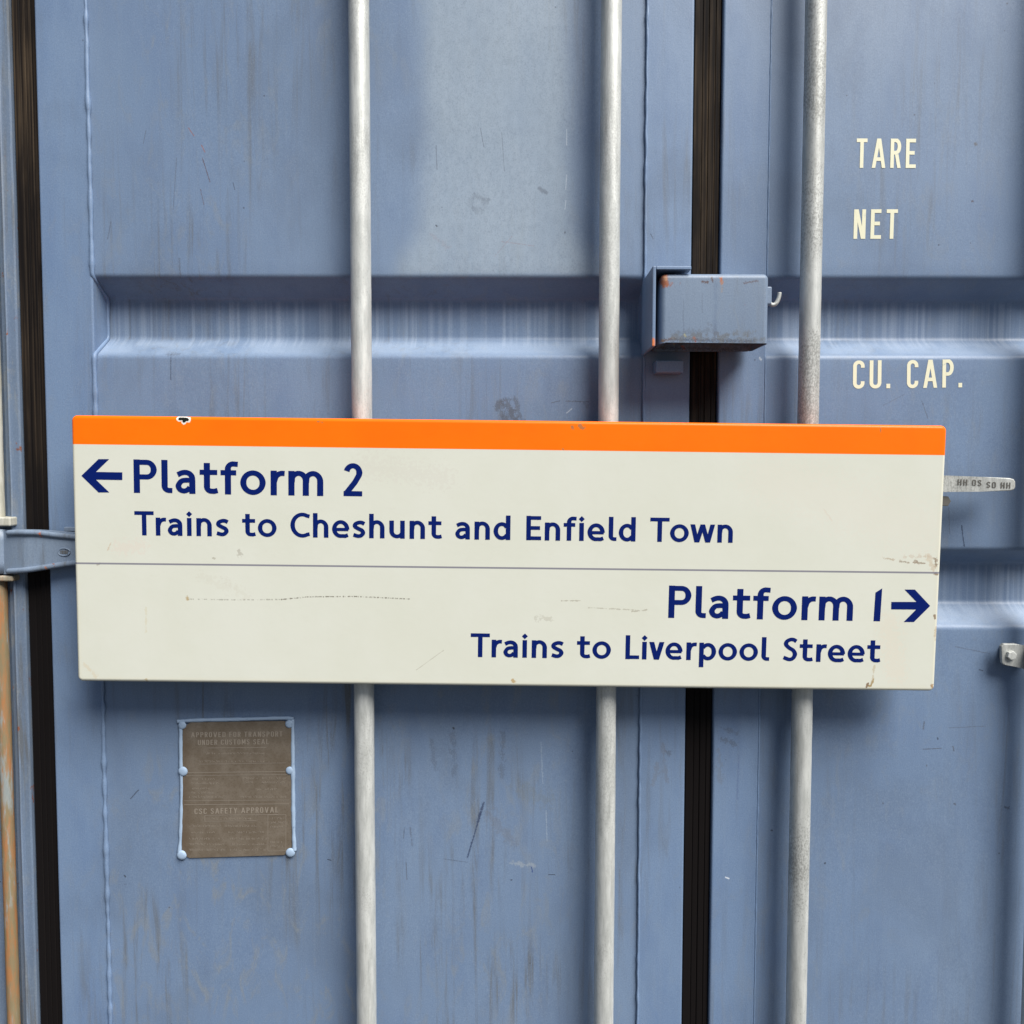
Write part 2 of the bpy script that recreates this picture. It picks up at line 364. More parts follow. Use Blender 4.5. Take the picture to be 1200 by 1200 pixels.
def rubber():
    s = NT('black_brown_rubber')
    a = s.noise((260, 260, 2.5), 4, .6); b = s.noise((18, 18, 4), 4, .6, (3, 3, 3))
    x, y, z = s.sep(s.pos)
    brown_top = s.m('MULTIPLY', s.m('MULTIPLY', s.ramp(a, .35, .7), s.ramp(b, .3, .7)), s.ramp(s.m('ADD', z, s.m('MULTIPLY', b, .25)), 1.35, 2.15))  # streaky brown tint, growing stronger towards the top
    c = s.mix(brown_top, (.007, .0055, .0055), (.085, .060, .038))
    return s.finish(c, .75, .12, 0, s.bump(a, .3, .0008))
M_rubber = rubber()
def dark_void():
    s = NT('container_interior'); return s.finish((.02, .02, .022), .8)
M_void = dark_void()
def asphalt():
    s = NT('yard_asphalt'); a = s.noise((60, 60, 60), 6, .7); b = s.noise((1.2, 1.2, 1.2), 4, .6)
    c = s.mix(a, (.022, .022, .024), (.055, .054, .052)); c = s.mix(s.m('MULTIPLY', b, .4), c, (.05, .048, .045))
    return s.finish(c, .85, .4, 0, s.bump(a, .6, .006))
M_ground = asphalt()
def rusty_pin():
    s = NT('rusty_hinge_pin')
    a = s.noise((60, 60, 9), 6, .7, (4, 1, 0)); x, y, z = s.sep(s.pos)
    low = s.ramp(z, Z(690), Z(660))
    c = s.mix(s.ramp(a, .4, .6), (.42, .41, .34), (.55, .54, .48))
    old = s.mix(s.ramp(s.noise((90, 90, 14), 5, .7), .4, .62), (.20, .15, .07), (.34, .13, .03))
    old = s.mix(s.ramp(a, .52, .66), old, (.24, .27, .27))
    m = s.m('ADD', s.m('MULTIPLY', s.m('SUBTRACT', 1.0, low), .9), s.ramp(a, .66, .74), None, True)
    c = s.mix(m, c, old)
    return s.finish(c, .7, .4, 0, s.bump(a, .5, .003))
M_pin = rusty_pin()
def flat_mat(name, c, rough=.5, spec=.5, wear=0.0):
    s = NT(name)
    cc = c
    if wear: 
        w = s.ramp(s.noise((90, 90, 90), 5, .7, (5, 5, 5)), .60, .72)
        cc = s.mix(s.m('MULTIPLY', w, wear), c, BLUE_A)
        cc = s.mix(s.m('MULTIPLY', s.noise((30, 30, 30), 3), .25), cc, tuple(q * .8 for q in c))
    return s.finish(cc, rough, spec)
M_stencil = flat_mat('cream_stencil_paint', (.80, .78, .58), .5, .4, .35)
M_caulk = flat_mat('pale_blue_thick_paint', (.34, .45, .60), .55, .35, .6)
M_stamp = flat_mat('worn_bright_stamping', (.285, .245, .20), .5)
M_stampd = flat_mat('dirt_in_stamping', (.105, .083, .062), .7)
M_hstamp = flat_mat('dark_cast_lettering', (.10, .095, .085), .7)
def plate():
    s = NT('brown_data_plate')
    a = s.noise((40, 40, 40), 5, .65); b = s.noise((300, 300, 300), 3, .6)
    c = s.mix(s.ramp(a, .35, .7), (.175, .140, .103), (.225, .188, .147))
    c = s.mix(s.m('MULTIPLY', s.ramp(b, .5, .7), .35), c, (.09, .065, .045))
    lx = X(214, 0, 900); x = s.sep(s.pos)[0]
    c = s.mix(s.m('MULTIPLY', s.ramp(x, lx + .022, lx), .4), c, (.10, .062, .035))
    return s.finish(c, .5, .4, .25, s.bump(b, .2, .0006))
M_plate = plate()

# ------------------------------------------------------------------ setting
gnd = mesh('ground', [(-60, -60, 0), (60, -60, 0), (60, 60, 0), (-60, 60, 0)], [(0, 1, 2, 3)], M_ground)
gnd['kind'] = 'structure'

# ------------------------------------------------------------------ the container
cont = bpy.data.objects.new('shipping_container', None)
link(cont, None, (0, 0, 0))
cont['label'] = 'weathered blue shipping container with galvanised locking rods on its closed doors'
cont['category'] = 'shipping container'

ZB, ZT = .17, 2.46
xc0, xc1 = X(807), X(838)                  # centre gasket
xg0, xg1 = X(27), X(56.5)                  # left gasket
XC = (xc0 + xc1) / 2
xr1 = 2 * XC - xg0; xr0 = 2 * XC - xg1     # the right-hand gasket mirrors the left one
xwL0, xwL1 = X(117), X(751)                # panel edges, left door
xwR0 = X(894); xwR1 = 2 * XC - xwL0

# closed body behind the doors
bevel_box('body', (2 * XC - xr1 - .06, .075, .12), (xr1 + .06, 6.0, 2.58), M_void, cont, 0)

def panel_profile():
    """front outline of a door sheet as (z, y) from the bottom up, with rounded bends"""
    raw = [(ZB, 0)]
    gr = [(ZB + .28, ZB + .15)] + [(a, b) for a, b in GROOVES[::-1]] + [(ZT - .008, ZT - .112)]
    for z1, z0 in gr:
        raw += [(z0, 0), (z0 + GS, GD), (z1 - GT, GD), (z1, 0)]
    raw += [(ZT, 0)]
    out = [raw[0]]; r = .007
    for i in range(1, len(raw) - 1):
        p, a, b = Vector(raw[i]), Vector(raw[i - 1]), Vector(raw[i + 1])
        da, db = (a - p).normalized(), (b - p).normalized()
        for k in range(6):
            t = k / 5
            q = (p + da * r) * (1 - t) ** 2 + 2 * p * t * (1 - t) + (p + db * r) * t * t
            out.append((q.x, q.y))
    out.append(raw[-1])
    fin = []
    for (za, ya), (zb, yb) in zip(out, out[1:]):
        n = max(1, int((zb - za) / .02))
        for k in range(n): fin.append((za + (zb - za) * k / n, ya + (yb - ya) * k / n))
    fin.append(out[-1])
    return fin
PROF = panel_profile()
def dent(x, z, seed): return mnoise.noise(Vector((x * 3.2, seed, z * 4.2))) * .0022 + mnoise.noise(Vector((x * 9, seed + 4, z * 8))) * .0006
def sheet(name, x0, x1, parent, seed, mat):
    nx = 70; V, Fc = [], []
    for i in range(nx + 1):
        x = x0 + (x1 - x0) * i / nx
        edge = min(1.0, 8 * min(i / nx, 1 - i / nx))
        for z, y in PROF:
            V.append((x, y + dent(x, z, seed) * edge, z))
    m = len(PROF)
    for i in range(nx):
        for j in range(m - 1):
            Fc.append((i * m + j, (i + 1) * m + j, (i + 1) * m + j + 1, i * m + j + 1))
    return mesh(name, V, Fc, mat, parent, True)

def weld(name, x, y, parent, r=.0028, wob=.0012, z0=ZB, z1=ZT, groove=False, mat=None):
    """a lumpy weld bead; with GROOVE it follows the sheet down into each recess"""
    path = []
    if groove:
        fine = []
        for (za, ya), (zb, yb) in zip(PROF, PROF[1:]):
            L = math.hypot(zb - za, yb - ya); n = max(1, int(L / .006))
            for k in range(n): fine.append((za + (zb - za) * k / n, ya + (yb - ya) * k / n))
        pts = fine
    else:
        n = int((z1 - z0) / .006); pts = [(z0 + (z1 - z0) * k / n, 0) for k in range(n + 1)]
    for z, dy in pts:
        path.append((x + mnoise.noise(Vector((x * 50, 3, z * 45))) * wob, y + dy, z))
    rr = [r * (1 + .55 * mnoise.noise(Vector((9, x * 9, p[2] * 55)))) for p in path]
    return tube(name, path, lambda i: rr[i], mat or M_weld, parent, 6)

def gasket(name, x0, x1, parent):
    """rubber strip with ribs, drawn out along Z"""
    w = x1 - x0; prof = []
    pts = [(0, .03), (.0, .009), (.05, .006), (.30, .0055), (.33, .0068), (.36, .0055), (.52, .0045), (.55, .0060), (.58, .0040), (.76, .003), (.79, .0045), (.82, .003), (.97, .003), (1, .006), (1, .03)]
    V, Fc = [], []
    for z in (ZB - .02, ZT + .02):
        for u, y in pts: V.append((x0 + u * w, y, z))
    n = len(pts)
    for i in range(n - 1): Fc.append((i, i + 1, n + i + 1, n + i))
    return mesh(name, V, Fc, M_rubber, parent)

def stile(name, x0, x1, parent, y=-.004):
    return bevel_box(name, (x0, y, ZB), (x1, .060, ZT), M_stile, parent, .0035, 3)

# doors: the sheet is the door's own mesh; frame, welds and gaskets are its pieces
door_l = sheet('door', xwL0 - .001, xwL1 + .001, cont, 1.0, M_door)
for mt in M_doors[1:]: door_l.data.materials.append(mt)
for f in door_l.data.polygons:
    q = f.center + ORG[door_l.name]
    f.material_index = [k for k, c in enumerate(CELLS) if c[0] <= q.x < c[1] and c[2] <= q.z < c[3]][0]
door_l['label'] = 'left door leaf carrying the brown data plate'
stile('stile', xg1 + .0015, xwL0 - .001, door_l)
stile('stile', xwL1 + .001, xc0 - .0015, door_l)
weld('weld_bead', xwL0 - .0015, -.0030, door_l, .0040, .0007, groove=True)
weld('weld_bead', xwL1 + .0025, -.0035, door_l, .0024, .0010, groove=True)
gasket('gasket', xg0, xg1, door_l)
gasket('gasket', xc0, xc1, door_l)
door_r = sheet('door', xwR0 - .001, xwR1 + .001, cont, 7.0, M_door_r)
door_r['label'] = 'right door leaf with cream stencilled lettering'
stile('stile', xc1 + .0015, xwR0 - .001, door_r)
stile('stile', xwR1 + .001, xr0 - .0015, door_r)
weld('weld_bead', xwR0 - .001, -.0030, door_r, .0019, .0007, groove=True)
gasket('gasket', xr0, xr1, door_r)

# corner posts, header and sill
def corner_post(x_in, sgn):
    """x_in: gasket side; sgn -1 builds outward to the left"""
    pts = [(0, .07), (0, .002), (.002, -.001), (.0125, -.001), (.0135, -.0045), (.0155, -.006), (.0175, -.0045), (.0185, .004), (.0300, .006), (.034, .012), (.055, .014), (.080, .012), (.082, .07)]
    V, Fc = [], []; n = len(pts); L = 60
    for k in range(L + 1):
        z = .12 + (2.58 - .12) * k / L
        for u, y in pts: V.append((x_in + sgn * (u + .0006 * mnoise.noise(Vector((u * 40, 1, z * 12)))), y, z))
    for k in range(L):
        for i in range(n - 1):
            q = (k * n + i, k * n + i + 1, (k + 1) * n + i + 1, (k + 1) * n + i)
            Fc.append(q if sgn > 0 else q[::-1])
    return mesh('corner_post', V, Fc, M_post, cont)
corner_post(xg0 - .001, -1); corner_post(xr1 + .001, 1)
bevel_box('header_beam', (xg0 + .001, -.004, ZT + .025), (xr1 - .001, .07, 2.60), M_post, cont, .004)
bevel_box('sill_beam', (xg0 + .001, -.004, 0.0), (xr1 - .001, .07, ZB - .025), M_post, cont, .004)
bevel_box('base_rail', (xg0 + .001, .10, 0.0), (xr1 - .001, 5.9, .119), M_void, cont, 0)

# locking rods
ROD_Y, ROD_R = -.041, .0172
rods_px = [425, 712, 944.5, 1231]
rods = []
for i, px in enumerate(rods_px):
    x = X(px, ROD_Y)
    n = 240; path = [(x + .0006 * mnoise.noise(Vector((px, 0, k * .03))), ROD_Y, .10 + 2.44 * k / n) for k in range(n + 1)]
    ro = tube('locking_rod', path, lambda k, px=px: ROD_R * (1 + .012 * mnoise.noise(Vector((px, 5, k * .35)))), M_rod_d if i == 2 else M_rod, cont, 28, .006)
    rods.append(ro)

# hand lever of the third rod, in its catch
hy = -.058
hp = [(1090, 557), (1112, 557.3), (1150, 558.8), (1184, 560.2), (1188.5, 561.5), (1190.3, 564.5), (1190.3, 571), (1188.5, 574), (1184, 575.2), (1150, 576.2), (1112, 576.5), (1090, 577)]
poly = [(X(945, hy), Z(552, hy)), (X(960, hy), Z(555, hy))] + [(P(a, b, hy).x, P(a, b, hy).z) for a, b in hp] + [(X(960, hy), Z(580, hy)), (X(945, hy), Z(582, hy))]
lever = prism('handle', poly, hy, hy + .020, M_cast, rods[2], .0022, 3)

def flat_text(name, strokes, polys, to_world, mat, parent, thick=0.0, layer=3e-5):
    """strokes: vert/quads lists in 2-D; each piece a hair above the one before"""
    V, Fc = [], []; k = 0
    for vs2, fs in strokes + polys:
        b = len(V)
        for p in vs2: V.append(to_world(p[0], p[1], k * layer))
        for f in fs: Fc.append(tuple(b + q for q in f))
        k = (k + 1) % 7
    return V, Fc

# ------------------------------------------------------------------ lettering: strokes of even width
def arc(cx, cy, rx, ry, a0, a1, n=16):
    return [(cx + rx * math.cos(R(a0 + (a1 - a0) * k / n)), cy + ry * math.sin(R(a0 + (a1 - a0) * k / n))) for k in range(n + 1)]
def smooth(pts, n=6):
    out = []
    for i in range(len(pts) - 1):
        p0 = Vector(pts[max(i - 1, 0)]); p1 = Vector(pts[i]); p2 = Vector(pts[i + 1]); p3 = Vector(pts[min(i + 2, len(pts) - 1)])
        for k in range(n):
            t = k / n
            out.append(tuple(.5 * ((2 * p1) + (p2 - p0) * t + (2 * p0 - 5 * p1 + 4 * p2 - p3) * t * t + (3 * p1 - p0 - 3 * p2 + p3) * t ** 3)))
    out.append(tuple(pts[-1])); return out
def strip(pts, w, closed=False, thin=0.0):
    P_ = [Vector(p) for p in pts]
    q = [P_[0]]
    for p in P_[1:]:
        if (p - q[-1]).length > 1e-5: q.append(p)
    if closed and (q[0] - q[-1]).length < 1e-5: q.pop()
    n = len(q); vs2, fs = [], []
    for i in range(n):
        a = q[(i - 1) % n] if (closed or i > 0) else None; b = q[(i + 1) % n] if (closed or i < n - 1) else None
        d1 = (q[i] - a).normalized() if a is not None else None; d2 = (b - q[i]).normalized() if b is not None else None
        d1 = d1 or d2; d2 = d2 or d1
        n1 = Vector((-d1.y, d1.x)); n2 = Vector((-d2.y, d2.x)); m = (n1 + n2)
        m = m.normalized() if m.length > 1e-6 else n1
        L = w / 2 * (1 - thin * abs(m.y)) / max(.35, m.dot(n1))
        vs2 += [tuple(q[i] + m * L), tuple(q[i] - m * L)]
    for i in range(n if closed else n - 1):
        j = (i + 1) % n
        fs.append((2 * i, 2 * i + 1, 2 * j + 1, 2 * j))
    return vs2, fs
def pol(pts): return list(pts), [tuple(range(len(pts)))]
def diag(x0, y0, x1, y1, wx): return pol([(x0 - wx / 2, y0), (x0 + wx / 2, y0), (x1 + wx / 2, y1), (x1 - wx / 2, y1)])

W_ = .190
def humanist(ch):
    """one letter, cap height 1: (pieces, width, left bearing, right bearing)"""
    w = W_; h = w / 2; xh = .735; S = lambda p, c=False: strip(p, w, c, .20)
    Sn = lambda p, k=.88: strip(p, w * min(1.0, k + .14), False, .20)
    if ch == 'P': return [S([(h, 0), (h, 1)]), Sn([(w, .918), (.40, .918)] + arc(.40, .70, .215, .218, 90, -90) + [(w, .482)], .86)], .70, .10, .05
    if ch == 'l': return [S([(h, 1), (h, .22)] + arc(h + .135, .215, .135, .125, 180, 265, 8) + [(.33, .088)])], .33, .10, .04
    if ch == 'a': return [S([(.615 - h, 0)] + smooth([(.615 - h, .40), (.505, .52), (.43, .605), (.32, .638), (.20, .622), (.075, .565)], 8)), Sn(smooth([(.615 - w, .405), (.32, .405), (.19, .375), (.098, .245), (.145, .125), (.26, .082), (.37, .115), (.615 - w + .02, .19)], 6), .82)], .615, .05, .09
    if ch == 't': return [S([(.225, .93), (.225, .22)] + arc(.36, .22, .135, .130, 180, 270, 8) + [(.45, .088), (.55, .115)]), Sn([(0, xh - .085), (.54, xh - .085)], .86)], .55, .04, .05
    if ch == 'f': return [S([(.225, 0), (.225, .76)] + arc(.385, .76, .16, .155, 180, 95, 8) + [(.53, .905)]), Sn([(0, xh - .085), (.48, xh - .085)], .86)], .53, .04, .02
    if ch == 'o': return [S(arc(.39, .365, .39 - h, .385 - h, 0, 360, 40), True)], .78, .05, .05
    if ch == 'r': return [S([(h, 0), (h, xh)]), S([(h + .01, .40)] + arc(.36, .42, .24, .240, 152, 84, 10) + [(.43, .655)])], .43, .10, .01
    def arch(x0, x1): return S([(x0 + .01, .40)] + arc((x0 + x1) / 2, .43, (x1 - x0) / 2, .236, 152, 0, 16) + [(x1, 0)])
    if ch == 'm': return [S([(h, 0), (h, xh)]), arch(h, .535), arch(.535, 1.07 - h)], 1.07, .10, .10
    if ch == 'n': return [S([(h, 0), (h, xh)]), arch(h, .64 - h)], .64, .10, .10
    if ch == 'h': return [S([(h, 0), (h, 1)]), arch(h, .64 - h)], .64, .10, .10
    if ch == 'u': return [S([(.64 - h, 0), (.64 - h, xh)]), S([(h, xh), (h, .30)] + arc(.32, .30, .32 - h, .212, 180, 355, 16))], .64, .10, .10
    if ch == 'i': return [S([(h, 0), (h, xh)]), pol([(h, .775), (h + .125, .895), (h, 1.015), (h - .125, .895)])], w, .10, .10
    if ch == 's': return [S(smooth([(.505, .585), (.40, .635), (.275, .637), (.135, .575), (.125, .47), (.26, .385), (.40, .315), (.445, .205), (.36, .105), (.23, .085), (.05, .135)]))], .55, .06, .05
    if ch == 'e': return [S(arc(.36, .362, .36 - h, .382 - h, -4, 280, 30) + [(.55, .075), (.66, .12)]), Sn([(w - .02, .345), (.72 - .04, .345)], .72)], .72, .05, .06
    if ch == 'd': return [S([(.70 - h, 0), (.70 - h, 1)]), S(arc(.345, .362, .345 - h, .382 - h, 35, 325, 26))], .70, .05, .10
    if ch == 'p': return [S([(h, -.29), (h, xh)]), S(arc(.365, .362, .345 - h, .382 - h, 145, -145, 26))], .71, .10, .05
    if ch == 'v': return [diag(.105, xh, .315, 0, w * 1.08), diag(.535, xh, .325, 0, w * 1.08)], .64, .0, .0
    if ch == 'w': return [diag(.105, xh, .29, 0, w * 1.02), diag(.52, xh, .30, 0, w), diag(.52, xh, .74, 0, w), diag(.935, xh, .75, 0, w * 1.02)], 1.04, .0, .0
    if ch == 'T': return [S([(.40, 0), (.40, .84)]), Sn([(0, .914), (.80, .914)], .9)], .80, .04, -.02
    if ch == 'E': return [S([(h, 0), (h, 1)]), Sn([(w, .914), (.61, .914)], .9), Sn([(w, .505), (.57, .505)], .86), Sn([(w, .086), (.62, .086)], .9)], .62, .10, .05
    if ch == 'L': return [S([(h, 0), (h, 1)]), Sn([(w, .086), (.58, .086)], .9)], .58, .10, .02
    if ch == 'C': return [S([(.80, .86)] + arc(.50, .5, .50 - h, .53 - h, 62, 298, 28) + [(.80, .14)])], .80, .06, .04
    if ch == 'S': return [S(smooth([(.56, .84), (.45, .905), (.315, .915), (.16, .83), (.135, .70), (.255, .575), (.44, .46), (.515, .30), (.43, .13), (.27, .085), (.04, .165)]))], .62, .06, .05
    if ch == '2': return [S(arc(.285, .715, .195, .205, 168, -28, 14) + [(.34, .42), (.085, .10)]), Sn([(.0, .086), (.57, .086)], .9)], .57, .06, .05
    if ch == '1': return [pol([(0, 0), (.205, 0), (.225, 1.02), (.02, .885)])], .225, .10, .05
    return [], .32, .1, .1
def stencil(ch):
    """narrow capitals, cap height 1"""
    w = .125; h = w / 2; S = lambda p, c=False: strip(p, w, c); r = .185 - h
    rr = .185
    if ch == 'T': return [S([(0, 1 - h), (.38, 1 - h)]), S([(.19, 0), (.19, 1 - w)])], .38
    if ch == 'A': return [diag(.065, 0, .235, 1, w), diag(.425, 0, .255, 1, w), S([(.15, .30), (.34, .30)])], .49
    if ch == 'R': return [S([(h, 0), (h, 1)]), S([(w, 1 - h), (.20, 1 - h)] + arc(.20, .73, .115, .207, 90, -90, 10) + [(w, .523)]), diag(.315, 0, .22, .48, w)], .38
    if ch == 'P': return [S([(h, 0), (h, 1)]), S([(w, 1 - h), (.20, 1 - h)] + arc(.20, .71, .125, .227, 90, -90, 10) + [(w, .483)])], .39
    if ch == 'E': return [S([(h, 0), (h, 1)]), S([(w, 1 - h), (.35, 1 - h)]), S([(w, .52), (.31, .52)]), S([(w, h), (.36, h)])], .36
    if ch == 'F': return [S([(h, 0), (h, 1)]), S([(w, 1 - h), (.35, 1 - h)]), S([(w, .52), (.31, .52)])], .35
    if ch == 'N': return [S([(h, 0), (h, 1)]), S([(.40 - h, 0), (.40 - h, 1)]), diag(.31, 0, .09, 1, w * .95)], .40
    if ch == 'C': return [S([(.39 - h, .74)] + arc(.195, .80, .195 - h, .14, 0, 180, 12) + arc(.195, .20, .195 - h, .14, 180, 360, 12) + [(.39 - h, .26)])], .39
    if ch == 'U': return [S([(h, 1)] + arc(.20, .20, .20 - h, .14, 180, 360, 12) + [(.40 - h, 1)])], .40
    if ch == 'O': return [S(arc(.20, .80, .20 - h, .14, 0, 180, 12) + arc(.20, .20, .20 - h, .14, 180, 360, 12), True)], .40
    if ch == 'D': return [S([(h, 0), (h, 1)]), S([(w, 1 - h), (.2, 1 - h)] + arc(.2, .78, .135, .157, 90, 0, 6) + arc(.2, .22, .135, .157, 0, -90, 6) + [(w, h)])], .40
    if ch == 'S': return [S(smooth([(.33, .76), (.28, .91), (.17, .93), (.07, .80), (.10, .62), (.26, .46), (.32, .26), (.24, .08), (.12, .07), (.05, .24)]))], .39
    if ch == 'V': return [diag(.065, 1, .235, 0, w), diag(.425, 1, .255, 0, w)], .49
    if ch == 'Y': return [diag(.065, 1, .215, .45, w), diag(.385, 1, .235, .45, w), S([(.225, 0), (.225, .5)])], .45
    if ch == 'M': return [S([(h, 0), (h, 1)]), S([(.52 - h, 0), (.52 - h, 1)]), diag(.25, .25, .09, 1, w), diag(.27, .25, .43, 1, w)], .52
    if ch == 'L': return [S([(h, 0), (h, 1)]), S([(w, h), (.34, h)])], .34
    if ch == 'H': return [S([(h, 0), (h, 1)]), S([(.40 - h, 0), (.40 - h, 1)]), S([(w, .52), (.40 - w, .52)])], .40
    if ch == '.': return [pol([(0, 0), (.13, 0), (.13, .16), (0, .16)])], .13
    return [], .30
def set_line(text, font):
    """pieces of a whole line with its left edge at 0; returns pieces, width"""
    x = 0.0; out = []; first = True; prev_r = 0
    for ch in text:
        if ch == ' ':
            x += .46 if font is humanist else .32; continue
        if font is humanist: pcs, wd, lb, rb = font(ch)
        else:
            (pcs, wd) = font(ch); lb = rb = .085
        if not first: x += lb + prev_r
        for v2, f in pcs: out.append(([(a + x, b) for a, b in v2], f))
        x += wd; prev_r = rb; first = False
    return out, x
def text_mesh(name, text, font, place, mat, parent, layer=3e-5, local=False, flip=False):
    """place(u, v, lift) turns line units (u 0..1 along the line, v in cap heights) into a point"""
    pcs, wd = set_line(text, font)
    V, Fc = [], []
    for k, (v2, fs) in enumerate(pcs):
        b = len(V)
        for (a, c) in v2: V.append(place(a / wd, c, (k % 6) * layer))
        for f in fs: Fc.append(tuple(b + q for q in f))
    if local:
        return mesh(name, V, Fc, mat, parent, False, Vector((0, 0, 0)))
    return mesh(name, V, Fc, mat, parent)
def on_plane(pa, pb, ph, y, lift0=.0006):
    """line of lettering on the plane Y=y from pixel pa to pb (baseline), capitals ph pixels high"""
    A, B = P(*pa, y), P(*pb, y); C = P(pa[0] + ph[0], pa[1] - ph[1], y)
    return lambda u, v, lift: A + (B - A) * u + (C - A) * v + Vector((0, -lift0 - lift, 0))

# stencilled words on the right-hand door
for t, pa, pb, ph in (('TARE', (1003, 197), (1073, 197), (.9, 34.5)), ('NET', (1000, 280), (1051, 280), (.9, 34.5)), ('CU.', (999.5, 455.5), (1043, 455), (.4, 33)), ('CAP.', (1062.5, 455), (1127, 454), (.4, 33))):
    pw = text_mesh('painted_word', t, stencil, on_plane(pa, pb, ph, 0, 0), M_stencil, door_r, 2e-5)
    for v in pw.data.vertices:      # the paint lies on the sheet with its dents
        q = v.co + ORG[pw.name]; v.co.y += dent(q.x, q.z, 7.0) - .0004

# cast lettering on the lever: the same stamp twice, once upside down
text_mesh('cast_lettering', 'HH OS', stencil, on_plane((1122, 568.5), (1150, 569.5), (.2, 7), hy), M_hstamp, rods[2])
text_mesh('cast_lettering', 'HH OS', stencil, on_plane((1184, 565.5), (1156, 564.5), (-.2, -7), hy), M_hstamp, rods[2])
prism('catch_bolt', hexagon(X(1107, -.05), Z(586.5, -.05), .0095), -.052, -.002, M_hstamp, rods[2], .001)
bevel_box('catch_plate', (X(1040, -.03), -.036, Z(600, -.03)), (X(1094, -.03), .0, Z(540, -.03)), M_cast, rods[2], .002)

# rod guide at the right, round the fourth rod
gy = -.026
gp = [(1176, 754.5), (1190, 754.5), (1202, 757), (1212, 757), (1212, 786), (1202, 785), (1191, 780.5), (1177, 779.5), (1174.5, 777), (1173.5, 757.5)]
xr4 = X(1231, ROD_Y)
guide = prism('rod_guide', [(P(a, b, gy).x, P(a, b, gy).z) for a, b in gp], gy, gy + .006, M_cast, rods[3], .0016, 2)
bevel_box('guide_spacer', (P(1182, 767, gy).x, gy + .0062, P(1182, 776, gy).z), (P(1215, 767, gy).x, 0, P(1182, 760, gy).z), M_cast, rods[3], .001)
z0, z1 = Z(787, gy), Z(757, gy)
V, Fc = [], []
for k in range(15):
    a = R(200 - 220 * k / 14)
    for rr_ in (.020, .0265):
        for z in (z0, z1): V.append((xr4 + rr_ * math.cos(a), ROD_Y - rr_ * math.sin(a) * 1.0, z))
for k in range(14):
    a, b = 4 * k, 4 * k + 4
    Fc += [(a, a + 1, b + 1, b), (a + 2, b + 2, b + 3, a + 3), (a, b, b + 2, a + 2), (a + 1, a + 3, b + 3, b + 1)]
mesh('guide_strap', V, Fc, M_cast, rods[3])
gc = P(1184, 767.5, gy)
prism('bolt', hexagon(gc.x, gc.z, .0085, .3), gy - .006, gy, M_rod, rods[3], .0015, 2)

# ------------------------------------------------------------------ lock box and its bracket
by = -.100
bx0, bx1 = X(771.5, by), X(897, by); bz1, bz0 = Z(319.5, by), Z(401.5, by)
bm = bmesh.new(); bmesh.ops.create_cube(bm, size=1)
for v in bm.verts:
    v.co = Vector((bx0 + (v.co.x + .5) * (bx1 - bx0), by + (v.co.y + .5) * .086, bz0 + (v.co.z + .5) * (bz1 - bz0)))
bm.faces.ensure_lookup_table()
bot = min(bm.faces, key=lambda f: f.calc_center_median().z); bmesh.ops.delete(bm, geom=[bot], context='FACES_ONLY')
ed = [e for e in bm.edges if e.calc_length() > 0 and not e.is_boundary]
bmesh.ops.bevel(bm, geom=ed, offset=.009, segments=5, affect='EDGES', profile=.5)
for v in bm.verts:
    if v.co.z < bz0 + .004: v.co.z += random.uniform(-.0008, .0008)
lock = from_bm('lock_box', bm, M_box, cont, True)
md = lock.modifiers.new('wall', 'SOLIDIFY'); md.thickness = .0045; md.offset = -1
lock.modifiers.new('normals', 'WEIGHTED_NORMAL')
pl0 = X(762, by - .004)
br = bevel_box('bracket_plate', (pl0, by - .004, Z(406, by)), (pl0 + .0055, -.003, Z(312, by)), M_bracket, lock, .0014)
bevel_box('bracket_flange', (pl0 + .0056, by - .004, Z(312, by) - .0058), (X(806, by), -.003, Z(312, by) - .0002), M_bracket, lock, .0012)
bevel_box('stop_block', (X(767, -.034), -.034, Z(436.5, -.034)), (X(799, -.034), -.003, Z(421.5, -.034)), M_bracket, lock, .0022)
bevel_box('hook_pad', (bx1 - .001, by + .012, Z(354, by)), (bx1 + .0085, by + .045, Z(333, by)), M_box, lock, .002)
hk = [P(a, b, by + .03) for a, b in ((899, 345), (900.5, 351), (902, 355), (905, 357.5), (909, 356), (911.5, 352), (913, 347.5), (913.6, 343))]
hs = []
for i in range(len(hk) - 1):
    p0, p1, p2, p3 = hk[max(i - 1, 0)], hk[i], hk[i + 1], hk[min(i + 2, len(hk) - 1)]
    for k in range(5):
        t = k / 5
        hs.append(.5 * ((2 * p1) + (p2 - p0) * t + (2 * p0 - 5 * p1 + 4 * p2 - p3) * t * t + (3 * p1 - p0 - 3 * p2 + p3) * t ** 3))
hs.append(hk[-1])
tube('hook', hs, .0034, M_cast, lock, 10)

